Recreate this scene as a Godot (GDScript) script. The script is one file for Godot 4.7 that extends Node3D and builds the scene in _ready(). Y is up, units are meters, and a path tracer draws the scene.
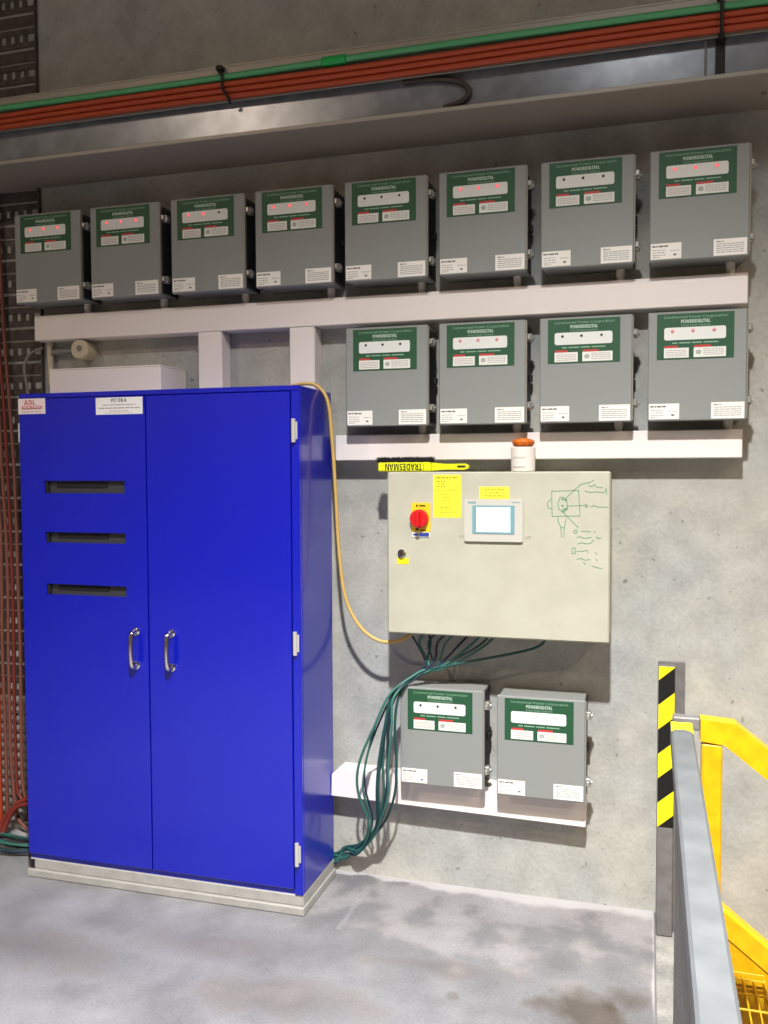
extends Node3D
# An industrial control corner: blue cabinet, rows of grey power units on a concrete wall.
# y up, metres. Wall face at z = 0, upper floor at y = 0.

var M := {}
var used := {}
var rng := RandomNumberGenerator.new()

# ---------------------------------------------------------------- mesh helpers
func mb() -> SurfaceTool:
	var st := SurfaceTool.new()
	st.begin(Mesh.PRIMITIVE_TRIANGLES)
	return st

func tri(st: SurfaceTool, a: Vector3, b: Vector3, c: Vector3, n: Vector3) -> void:
	st.set_normal(n)
	if (b - a).cross(c - a).dot(n) > 0.0:
		var t := b
		b = c
		c = t
	st.add_vertex(a); st.add_vertex(b); st.add_vertex(c)

func quad(st: SurfaceTool, a: Vector3, b: Vector3, c: Vector3, d: Vector3, n: Vector3) -> void:
	tri(st, a, b, c, n)
	tri(st, a, c, d, n)

# chamfered box given by its centre, size and bevel
func cbox(st: SurfaceTool, c: Vector3, s: Vector3, b := 0.002, basis := Basis.IDENTITY) -> void:
	var h := s * 0.5
	b = minf(b, minf(h.x, minf(h.y, h.z)) * 0.49)
	var ax := [Vector3.RIGHT, Vector3.UP, Vector3.BACK]
	for i in 3:
		var j := (i + 1) % 3
		var k := (i + 2) % 3
		for s1 in [-1.0, 1.0]:
			var n: Vector3 = ax[i] * s1
			var p: Vector3 = n * h[i]
			var u: Vector3 = ax[j] * (h[j] - b)
			var v: Vector3 = ax[k] * (h[k] - b)
			quad(st, c + basis * (p - u - v), c + basis * (p + u - v), c + basis * (p + u + v), c + basis * (p - u + v), basis * n)
			for s2 in [-1.0, 1.0]:
				# edge between face i and face j, along k
				var p1: Vector3 = ax[i] * s1 * h[i] + ax[j] * s2 * (h[j] - b)
				var p2: Vector3 = ax[i] * s1 * (h[i] - b) + ax[j] * s2 * h[j]
				quad(st, c + basis * (p1 - v), c + basis * (p1 + v), c + basis * (p2 + v), c + basis * (p2 - v), basis * (ax[i] * s1 + ax[j] * s2).normalized())
	for sx in [-1.0, 1.0]:
		for sy in [-1.0, 1.0]:
			for sz in [-1.0, 1.0]:
				tri(st, c + basis * Vector3(sx * h.x, sy * (h.y - b), sz * (h.z - b)), c + basis * Vector3(sx * (h.x - b), sy * h.y, sz * (h.z - b)), c + basis * Vector3(sx * (h.x - b), sy * (h.y - b), sz * h.z), basis * Vector3(sx, sy, sz).normalized())

func box_from(st: SurfaceTool, lo: Vector3, hi: Vector3, b := 0.002) -> void:
	cbox(st, (lo + hi) * 0.5, hi - lo, b)

# smooth path through points
func path(pts: Array, per := 8) -> PackedVector3Array:
	var out := PackedVector3Array()
	for i in pts.size() - 1:
		var p0: Vector3 = pts[maxi(i - 1, 0)]
		var p1: Vector3 = pts[i]
		var p2: Vector3 = pts[i + 1]
		var p3: Vector3 = pts[mini(i + 2, pts.size() - 1)]
		for k in per:
			out.append(p1.cubic_interpolate(p2, p0, p3, float(k) / per))
	out.append(pts[pts.size() - 1])
	return out

func tube(st: SurfaceTool, pts: PackedVector3Array, r: float, sides := 8) -> void:
	var rings := []
	var up := Vector3(0.31, 0.83, 0.46).normalized()
	for i in pts.size():
		var t := (pts[mini(i + 1, pts.size() - 1)] - pts[maxi(i - 1, 0)]).normalized()
		var a := (up - t * up.dot(t))
		if a.length() < 0.05:
			a = t.cross(Vector3.RIGHT)
		a = a.normalized()
		up = a
		var b := t.cross(a)
		var ring := []
		for k in sides:
			var g := TAU * k / sides
			ring.append(a * cos(g) + b * sin(g))
		rings.append(ring)
	for i in pts.size() - 1:
		for k in sides:
			var k2 := (k + 1) % sides
			var q := [[i, k], [i, k2], [i + 1, k2], [i + 1, k]]
			for w in [[0, 1, 2], [0, 2, 3]]:
				var vs := []
				for e in w:
					vs.append(q[e])
				var pa: Vector3 = pts[vs[0][0]] + rings[vs[0][0]][vs[0][1]] * r
				var pb: Vector3 = pts[vs[1][0]] + rings[vs[1][0]][vs[1][1]] * r
				var pc: Vector3 = pts[vs[2][0]] + rings[vs[2][0]][vs[2][1]] * r
				var n: Vector3 = rings[vs[0][0]][vs[0][1]]
				if (pb - pa).cross(pc - pa).dot(n) > 0.0:
					vs = [vs[0], vs[2], vs[1]]
				for e in vs:
					st.set_normal(rings[e[0]][e[1]])
					st.add_vertex(pts[e[0]] + rings[e[0]][e[1]] * r)
	for e in [0, pts.size() - 1]:
		var n2 := (pts[0] - pts[1]).normalized() if e == 0 else (pts[e] - pts[e - 1]).normalized()
		for k in range(1, sides - 1):
			tri(st, pts[e] + rings[e][0] * r, pts[e] + rings[e][k] * r, pts[e] + rings[e][k + 1] * r, n2)

# lathe: profile of (radius, height) pairs round axis "dir" from "o"; wob makes the rim uneven
func lathe(st: SurfaceTool, o: Vector3, dir: Vector3, prof: Array, sides := 20, wob := 0.0) -> void:
	var t := dir.normalized()
	var a := t.cross(Vector3(0.2, 0.5, 0.84)).normalized()
	var b := t.cross(a)
	for i in prof.size() - 1:
		var p: Vector2 = prof[i]
		var q: Vector2 = prof[i + 1]
		var sl := (q - p).normalized()
		for k in sides:
			var g0 := TAU * k / sides
			var g1 := TAU * (k + 1) / sides
			var d0 := a * cos(g0) + b * sin(g0)
			var d1 := a * cos(g1) + b * sin(g1)
			var w0 := 1.0 + wob * sin(9.0 * g0 + i * 1.3)
			var w1 := 1.0 + wob * sin(9.0 * g1 + i * 1.3)
			var n0 := (d0 * sl.y - t * sl.x)
			quad(st, o + d0 * p.x * w0 + t * p.y, o + d1 * p.x * w1 + t * p.y, o + d1 * q.x * w1 + t * q.y, o + d0 * q.x * w0 + t * q.y, (n0 + (d1 * sl.y - t * sl.x)).normalized())

# prism: flat outline in xy, from z0 to z1, corners in order
func prism(st: SurfaceTool, poly: PackedVector2Array, z0: float, z1: float) -> void:
	var idx := Geometry2D.triangulate_polygon(poly)
	for i in range(0, idx.size(), 3):
		for zz in [[z0, -1.0], [z1, 1.0]]:
			tri(st, Vector3(poly[idx[i]].x, poly[idx[i]].y, zz[0]), Vector3(poly[idx[i + 1]].x, poly[idx[i + 1]].y, zz[0]), Vector3(poly[idx[i + 2]].x, poly[idx[i + 2]].y, zz[0]), Vector3(0, 0, zz[1]))
	var area := 0.0
	for i in poly.size():
		area += poly[i].cross(poly[(i + 1) % poly.size()])
	for i in poly.size():
		var a := poly[i]
		var b := poly[(i + 1) % poly.size()]
		var e := (b - a).normalized()
		var n := Vector2(e.y, -e.x) * signf(area)
		quad(st, Vector3(a.x, a.y, z0), Vector3(b.x, b.y, z0), Vector3(b.x, b.y, z1), Vector3(a.x, a.y, z1), Vector3(n.x, n.y, 0))

func round_rect(cx: float, cy: float, w: float, h: float, r: float, seg := 4) -> PackedVector2Array:
	var out := PackedVector2Array()
	for c in [[1, 1, 0.0], [-1, 1, PI / 2], [-1, -1, PI], [1, -1, 3 * PI / 2]]:
		for k in seg + 1:
			var g: float = c[2] + PI / 2 * k / seg
			out.append(Vector2(cx + c[0] * (w / 2 - r) + r * cos(g), cy + c[1] * (h / 2 - r) + r * sin(g)))
	return out

# thin card facing +z whose front face carries the whole print
func card(w: float, h: float, t := 0.0006) -> ArrayMesh:
	var st := mb()
	var x := w / 2
	var y := h / 2
	var c := [Vector3(-x, y, t), Vector3(x, y, t), Vector3(x, -y, t), Vector3(-x, -y, t)]
	var uv := [Vector2(0, 0), Vector2(1, 0), Vector2(1, 1), Vector2(0, 1)]
	for i in [0, 1, 2, 0, 2, 3]:
		st.set_normal(Vector3.BACK)
		st.set_uv(uv[i])
		st.add_vertex(c[i])
	for i in 4:
		var a: Vector3 = c[i]
		var b: Vector3 = c[(i + 1) % 4]
		var n := ((a + b) * 0.5 * Vector3(1, 1, 0)).normalized()
		st.set_uv(Vector2(0.002, 0.002))
		quad(st, a, b, b - Vector3(0, 0, t), a - Vector3(0, 0, t), n)
	return st.commit()

# ribbon stroke (pen line) lying on a plane z = 0
func stroke(st: SurfaceTool, pts: Array, w: float, t := 0.0005) -> void:
	for i in pts.size() - 1:
		var a: Vector2 = pts[i]
		var b: Vector2 = pts[i + 1]
		var e := (b - a).normalized()
		var n := Vector2(-e.y, e.x) * w * 0.5
		a -= e * w * 0.3
		b += e * w * 0.3
		quad(st, Vector3(a.x + n.x, a.y + n.y, t), Vector3(b.x + n.x, b.y + n.y, t), Vector3(b.x - n.x, b.y - n.y, t), Vector3(a.x - n.x, a.y - n.y, t), Vector3.BACK)

# ---------------------------------------------------------------- node helpers
func numbered(called: String) -> String:
	if not used.has(called):
		used[called] = 0
		return called
	used[called] += 1
	return "%s_%03d" % [called, used[called]]

func thing(called: String, label: String, category: String, at := Vector3.ZERO, group := "") -> Node3D:
	var o := Node3D.new()
	o.name = numbered(called)
	add_child(o)
	o.position = at
	tag(o, label, category, group)
	return o

func tag(o: Node, label: String, category: String, group := "") -> void:
	o.set_meta("label", label)
	o.set_meta("category", category)
	if group != "":
		o.set_meta("group", group)

func part(called: String, mesh: Mesh, m: Material, parent: Node = null, at := Vector3.ZERO) -> MeshInstance3D:
	var o := MeshInstance3D.new()
	o.name = called if parent else numbered(called)
	o.mesh = mesh
	o.material_override = m
	o.position = at
	if parent:
		parent.add_child(o, true)
	else:
		add_child(o, true)
	return o

func struct(called: String, mesh: Mesh, m: Material, at := Vector3.ZERO) -> MeshInstance3D:
	var o := part(called, mesh, m, null, at)
	o.set_meta("kind", "structure")
	return o

func lettering(s: String, w: float, h: float, m: Material, parent: Node, at: Vector3, bold := false, italic := false) -> MeshInstance3D:
	var key := "text:%s:%s:%s" % [s, bold, italic]
	if not M.has(key):
		var f := SystemFont.new()
		f.font_names = PackedStringArray(["Droid Sans"])
		f.font_weight = 700 if bold else 400
		f.font_italic = italic
		var tm := TextMesh.new()
		tm.font = f
		tm.text = s
		tm.font_size = 24
		tm.pixel_size = 0.01
		tm.depth = 0.01
		tm.curve_step = 3.0
		M[key] = tm
	var mesh: TextMesh = M[key]
	var o := part("lettering", mesh, m, parent, at)
	var bb := mesh.get_aabb()
	o.scale = Vector3(w / bb.size.x, h / bb.size.y, 0.04)
	var c := bb.get_center()
	o.position = at - Vector3(c.x * o.scale.x, c.y * o.scale.y, 0)
	return o

# ---------------------------------------------------------------- materials
func paint(name: String, c: Color, rough := 0.5, metal := 0.0, spec := 0.5) -> StandardMaterial3D:
	var m := StandardMaterial3D.new()
	m.resource_name = name
	m.albedo_color = c
	m.roughness = rough
	m.metallic = metal
	m.metallic_specular = spec
	M[name] = m
	return m

func noise(sd: int, freq: float, oct := 4) -> FastNoiseLite:
	var n := FastNoiseLite.new()
	n.seed = sd
	n.noise_type = FastNoiseLite.TYPE_SIMPLEX_SMOOTH
	n.frequency = freq
	n.fractal_octaves = oct
	return n

func bytes_of(n: FastNoiseLite, w: int, h: int) -> PackedByteArray:
	var im := n.get_seamless_image(w, h)
	im.convert(Image.FORMAT_L8)
	return im.get_data()

# concrete: grey with patches, streaks, pores
func concrete(name: String, base: Color, tint: Color, amount: float, per_m: float, sd: int) -> StandardMaterial3D:
	var s := 768
	var big := bytes_of(noise(sd, 0.006, 4), s, s)
	var mid := bytes_of(noise(sd + 1, 0.03, 4), s, s)
	var fin := bytes_of(noise(sd + 2, 0.22, 3), s, s)
	var por := bytes_of(noise(sd + 3, 0.11, 2), s, s)
	var out := PackedByteArray()
	out.resize(s * s * 3)
	for i in s * s:
		var b := (big[i] - 128) / 128.0
		var v := 1.0 + amount * (0.55 * b + 0.65 * (mid[i] - 128) / 128.0 + 0.42 * (fin[i] - 128) / 128.0)
		if por[i] > 226:
			v *= 0.72
		var k := clampf(0.5 + b * 0.9, 0.0, 1.0)
		out[i * 3] = int(clampf(lerpf(base.r, tint.r, k) * v, 0, 1) * 255)
		out[i * 3 + 1] = int(clampf(lerpf(base.g, tint.g, k) * v, 0, 1) * 255)
		out[i * 3 + 2] = int(clampf(lerpf(base.b, tint.b, k) * v, 0, 1) * 255)
	var m := paint(name, Color.WHITE, 0.85)
	m.albedo_texture = ImageTexture.create_from_image(Image.create_from_data(s, s, false, Image.FORMAT_RGB8, out))
	m.uv1_triplanar = true
	m.uv1_world_triplanar = true
	m.uv1_scale = Vector3.ONE * per_m
	m.heightmap_enabled = true
	m.heightmap_texture = ImageTexture.create_from_image(Image.create_from_data(s, s, false, Image.FORMAT_L8, fin))
	m.heightmap_scale = 0.12
	return m

# metal or paint with gentle mottling
func mottled(name: String, a: Color, b: Color, rough: float, metal: float, freq: float, per_m: float, sd: int) -> StandardMaterial3D:
	var m := paint(name, Color.WHITE, rough, metal)
	var t := NoiseTexture2D.new()
	t.width = 256
	t.height = 256
	t.seamless = true
	t.noise = noise(sd, freq, 4)
	var g := Gradient.new()
	g.offsets = PackedFloat32Array([0.2, 0.8])
	g.colors = PackedColorArray([a, b])
	t.color_ramp = g
	m.albedo_texture = t
	m.uv1_triplanar = true
	m.uv1_world_triplanar = true
	m.uv1_scale = Vector3.ONE * per_m
	return m

# printed card: background and dashed lines of small print
func print_tex(name: String, w: int, h: int, bg: Color, rects: Array, rough := 0.5) -> StandardMaterial3D:
	var im := Image.create(w, h, false, Image.FORMAT_RGB8)
	im.fill(bg)
	for r in rects:
		im.fill_rect(Rect2i(r[0], r[1], r[2], r[3]), r[4])
	var m := paint(name, Color.WHITE, rough)
	m.albedo_texture = ImageTexture.create_from_image(im)
	m.texture_repeat = false
	return m

# words of a line of small print as dashes
func words(x0: int, x1: int, y: int, h: int, c: Color, lo := 4, hi := 14, gap := 3) -> Array:
	var out := []
	var x := x0
	while x < x1:
		var w := mini(rng.randi_range(lo, hi), x1 - x)
		out.append([x, y, w, h, c])
		x += w + gap
	return out

func floor_material() -> StandardMaterial3D:
	# covers x -5 .. 0.04 and z 0 .. 5 once
	var s := 1280
	var big := bytes_of(noise(41, 0.0035, 4), s, s)
	var mid := bytes_of(noise(42, 0.016, 5), s, s)
	var fin := bytes_of(noise(43, 0.32, 2), s, s)
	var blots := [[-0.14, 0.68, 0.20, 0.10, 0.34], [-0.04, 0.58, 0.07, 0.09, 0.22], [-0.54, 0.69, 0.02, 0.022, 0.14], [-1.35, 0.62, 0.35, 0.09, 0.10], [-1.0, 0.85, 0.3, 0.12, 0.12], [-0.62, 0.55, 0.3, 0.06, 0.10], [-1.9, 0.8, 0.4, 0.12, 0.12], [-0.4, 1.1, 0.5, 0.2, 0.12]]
	var out := PackedByteArray()
	out.resize(s * s * 3)
	for j in s:
		var z := 5.0 * j / s
		for i in s:
			var k := j * s + i
			var x := -5.0 + 5.04 * i / s
			var b := (big[k] - 128) / 128.0
			var md := (mid[k] - 128) / 128.0
			var v := 1.0 + 0.07 * b + 0.13 * md + 0.07 * (fin[k] - 128) / 128.0
			var warm := 0.0
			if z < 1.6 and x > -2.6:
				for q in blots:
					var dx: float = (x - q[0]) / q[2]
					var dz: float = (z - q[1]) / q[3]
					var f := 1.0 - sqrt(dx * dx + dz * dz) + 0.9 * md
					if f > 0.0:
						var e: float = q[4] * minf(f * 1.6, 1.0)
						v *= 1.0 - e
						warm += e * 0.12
				# cement dust and slurry left along the foot of the wall and the slab edge
				var dust := maxf(1.0 - z / (0.075 + 0.06 * md + 0.03 * b), 0.0)
				dust = maxf(dust, 1.0 - (0.04 - x) / (0.02 + 0.012 * md))
				if absf(x + 0.99 + 0.02 * (z - 0.3)) < 0.012 + 0.012 * md and z > 0.1 and z < 0.42:
					dust = maxf(dust, 0.05 + 0.22 * fin[k] / 255.0)
				var near := 0.38 + 0.42 * md + 0.25 * b - z
				if x > -1.15 and near > 0.0:
					dust = maxf(dust, minf(near * 0.9, 0.15) * (0.9 + 0.35 * (fin[k] - 128) / 128.0))
					warm += 0.008
				v = lerpf(v, 1.52, clampf(dust * 2.0, 0.0, 1.0) * 0.7)
			out[k * 3] = int(clampf((0.495 + warm) * v, 0, 1) * 255)
			out[k * 3 + 1] = int(clampf(0.495 * v, 0, 1) * 255)
			out[k * 3 + 2] = int(clampf((0.51 - warm) * v, 0, 1) * 255)
	var m := paint("floor_concrete", Color.WHITE, 0.62)
	m.albedo_texture = ImageTexture.create_from_image(Image.create_from_data(s, s, false, Image.FORMAT_RGB8, out))
	m.texture_repeat = false
	return m

func make_materials() -> void:
	rng.seed = 7
	concrete("wall", Color(0.655, 0.665, 0.66), Color(0.675, 0.665, 0.63), 0.11, 0.3, 11)
	concrete("slab_side", Color(0.62, 0.61, 0.6), Color(0.6, 0.6, 0.58), 0.2, 0.4, 21)
	concrete("hall", Color(0.55, 0.53, 0.5), Color(0.52, 0.5, 0.48), 0.1, 0.15, 31)
	floor_material()
	paint("unit_grey", Color(0.535, 0.55, 0.545), 0.5)
	paint("unit_body", Color(0.54, 0.55, 0.54), 0.55)
	paint("side_black", Color(0.17, 0.18, 0.20), 0.6)
	paint("green_label", Color(0.11, 0.31, 0.20), 0.5)
	paint("label_white", Color(0.86, 0.87, 0.86), 0.5)
	paint("label_print", Color(0.74, 0.82, 0.76), 0.5)
	paint("label_print_dim", Color(0.52, 0.66, 0.57), 0.5)
	paint("led_off", Color(0.10, 0.07, 0.07), 0.3)
	var led := paint("led_on", Color(1.0, 0.45, 0.45), 0.3)
	led.emission_enabled = true
	led.emission = Color(1.0, 0.22, 0.26)
	led.emission_energy_multiplier = 2.2
	paint("led_glass", Color(0.84, 0.58, 0.58), 0.25)
	paint("led_ring", Color(0.90, 0.68, 0.69), 0.35)
	paint("latch", Color(0.72, 0.72, 0.70), 0.35, 0.6)
	paint("rubber_plug", Color(0.12, 0.12, 0.12), 0.6)
	paint("white_duct", Color(0.925, 0.895, 0.885), 0.45)
	paint("white_stub", Color(0.88, 0.85, 0.82), 0.45)
	paint("cream", Color(0.78, 0.74, 0.66), 0.5)
	var blue := paint("blue_paint", Color(0.03, 0.085, 0.67), 0.3, 0.0, 0.5)
	blue.clearcoat_enabled = true
	blue.clearcoat = 0.5
	blue.clearcoat_roughness = 0.08
	paint("dark_gap", Color(0.05, 0.05, 0.06), 0.8)
	paint("slot_grey", Color(0.23, 0.23, 0.24), 0.35)
	paint("hinge_steel", Color(0.80, 0.79, 0.78), 0.35, 0.35)
	paint("chrome", Color(0.86, 0.84, 0.83), 0.12, 1.0)
	mottled("plinth", Color(0.65, 0.645, 0.63), Color(0.70, 0.695, 0.68), 0.45, 0.2, 0.03, 2.0, 51)
	mottled("beige", Color(0.70, 0.695, 0.63), Color(0.725, 0.72, 0.66), 0.5, 0.0, 0.02, 1.4, 52)
	paint("beige_edge", Color(0.86, 0.85, 0.76), 0.45)
	paint("yellow_plate", Color(0.95, 0.78, 0.12), 0.45)
	paint("red_knob", Color(0.80, 0.10, 0.12), 0.35)
	paint("bezel", Color(0.76, 0.75, 0.72), 0.4)
	paint("teal_bezel", Color(0.45, 0.62, 0.66), 0.4)
	paint("marker", Color(0.40, 0.60, 0.46), 0.7)
	paint("pencil", Color(0.62, 0.62, 0.53), 0.8)
	paint("black_print", Color(0.08, 0.08, 0.09), 0.6)
	paint("blue_print", Color(0.16, 0.24, 0.58), 0.5)
	paint("red_print", Color(0.75, 0.22, 0.22), 0.5)
	paint("brush_yellow", Color(0.88, 0.90, 0.08), 0.4)
	paint("bristle", Color(0.05, 0.05, 0.055), 0.7)
	paint("tub_white", Color(0.90, 0.87, 0.85), 0.4)
	paint("tub_print", Color(0.78, 0.75, 0.73), 0.5)
	paint("tub_orange", Color(0.86, 0.44, 0.10), 0.55)
	mottled("beam_steel", Color(0.50, 0.52, 0.55), Color(0.57, 0.59, 0.63), 0.27, 0.4, 0.03, 1.2, 53)
	paint("beam_flange", Color(0.56, 0.52, 0.49), 0.5)
	paint("beam_edge", Color(0.62, 0.60, 0.57), 0.45, 0.3)
	mottled("galv", Color(0.385, 0.40, 0.415), Color(0.435, 0.45, 0.46), 0.5, 0.2, 0.02, 1.5, 54)
	mottled("galv_dark", Color(0.45, 0.44, 0.44), Color(0.51, 0.50, 0.50), 0.55, 0.2, 0.03, 2.0, 55)
	mottled("yellow_steel", Color(0.83, 0.63, 0.05), Color(0.88, 0.70, 0.07), 0.4, 0.0, 0.03, 2.0, 56)
	paint("tape_yellow", Color(0.95, 0.88, 0.10), 0.45)
	paint("tape_black", Color(0.07, 0.07, 0.07), 0.45)
	paint("orange_cable", Color(0.66, 0.25, 0.12), 0.5)
	paint("rust_cable", Color(0.50, 0.29, 0.24), 0.55)
	paint("red_cable", Color(0.47, 0.17, 0.14), 0.5)
	paint("green_pipe", Color(0.30, 0.62, 0.42), 0.4)
	paint("green_tape", Color(0.05, 0.62, 0.30), 0.5)
	paint("strap", Color(0.10, 0.09, 0.09), 0.6)
	paint("brown_cable", Color(0.25, 0.22, 0.20), 0.6)
	paint("grey_cable", Color(0.50, 0.49, 0.47), 0.6)
	paint("teal_a", Color(0.10, 0.28, 0.28), 0.45)
	paint("teal_b", Color(0.20, 0.42, 0.38), 0.45)
	paint("teal_c", Color(0.12, 0.18, 0.26), 0.45)
	paint("yellow_cable", Color(0.80, 0.66, 0.38), 0.45)
	mottled("tray", Color(0.27, 0.25, 0.24), Color(0.36, 0.33, 0.31), 0.5, 0.4, 0.04, 2.0, 57)
	paint("lamp_body", Color(0.35, 0.36, 0.37), 0.4, 0.5)
	var dk := Color(0.36, 0.36, 0.36)
	# rating stickers
	var r := []
	r += words(6, 70, 9, 6, dk, 6, 20)
	for y in [26, 36, 46, 54]: r += words(8, 60 if y < 50 else 40, y, 3, Color(0.55, 0.55, 0.55))
	r.append([92, 44, 12, 8, Color(0.45, 0.45, 0.45)])
	r += words(80, 116, 30, 3, Color(0.6, 0.6, 0.6))
	print_tex("sticker_a", 124, 64, Color(0.93, 0.92, 0.90), r)
	r = words(10, 38, 8, 4, dk)
	for y in [18, 26, 34, 42, 50]: r += words(10, 112, y, 3, Color(0.58, 0.58, 0.58), 8, 22, 2)
	print_tex("sticker_b", 124, 64, Color(0.93, 0.92, 0.90), r)
	r = []
	for y in [8, 15, 22, 29]: r += words(6, 74, y, 3, Color(0.66, 0.62, 0.62), 5, 12, 2)
	print_tex("warn_a", 80, 38, Color(0.88, 0.88, 0.86), r)
	r = []
	for k in 19:
		var hw := int(sqrt(maxf(81.0 - (k - 9) * (k - 9), 0.0)))
		r.append([15 - hw, 9 + k, 2 * hw, 1, Color(0.60, 0.63, 0.61)])
	r.append([12, 16, 6, 5, Color(0.76, 0.77, 0.75)])
	for y in [6, 13, 20, 27]: r += words(30, 94, y, 3, Color(0.66, 0.66, 0.65), 5, 12, 2)
	print_tex("warn_b", 100, 38, Color(0.88, 0.88, 0.86), r)
	# isolator legend and notes
	var pen := Color(0.62, 0.58, 0.12)
	r = words(10, 86, 8, 5, pen, 8, 20)
	for y in [22, 30, 38]: r += words(12, 44, y, 4, pen)
	r += words(10, 90, 54, 3, pen)
	for y in [66, 76, 86, 96]: r += words(22, 62, y, 3, pen)
	for y in [112, 120, 128]: r += words(24, 66, y, 3, pen)
	print_tex("note_tall", 100, 148, Color(0.95, 0.93, 0.22), r, 0.8)
	r = words(18, 84, 8, 4, pen) + words(34, 70, 18, 4, pen) + words(18, 84, 28, 4, pen)
	print_tex("note_wide", 100, 40, Color(0.95, 0.92, 0.25), r, 0.8)
	# screen
	r = []
	for y in [14, 28, 44, 60, 74]:
		r += words(10, 40, y, 3, Color(0.75, 0.82, 0.85))
		r += words(66, 100, y, 3, Color(0.82, 0.86, 0.74))
	var sm := print_tex("screen", 112, 84, Color(0.90, 0.96, 0.97), r, 0.15)
	sm.emission_enabled = true
	sm.emission_texture = sm.albedo_texture
	sm.emission = Color.WHITE
	sm.emission_operator = BaseMaterial3D.EMISSION_OP_MULTIPLY
	sm.emission_energy_multiplier = 0.2
	# cabinet labels
	r = words(18, 104, 38, 4, Color(0.45, 0.40, 0.42), 10, 20) + words(18, 104, 50, 3, Color(0.62, 0.58, 0.6), 10, 20)
	print_tex("maker_label", 124, 60, Color(0.88, 0.82, 0.83), r)
	r = words(30, 170, 26, 4, Color(0.62, 0.60, 0.66), 14, 30) + words(12, 188, 38, 4, Color(0.60, 0.56, 0.60), 14, 30) + words(60, 140, 50, 3, Color(0.62, 0.62, 0.6), 8, 20) + words(40, 160, 58, 2, Color(0.68, 0.68, 0.70), 8, 20)
	print_tex("panel_label", 200, 64, Color(0.89, 0.88, 0.89), r)
	r = words(12, 88, 8, 5, Color(0.75, 0.73, 0.7)) + words(10, 60, 20, 4, Color(0.7, 0.68, 0.66)) + words(10, 78, 40, 4, Color(0.78, 0.75, 0.74))
	print_tex("tub_label", 100, 64, Color(0.92, 0.89, 0.87), r)

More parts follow.
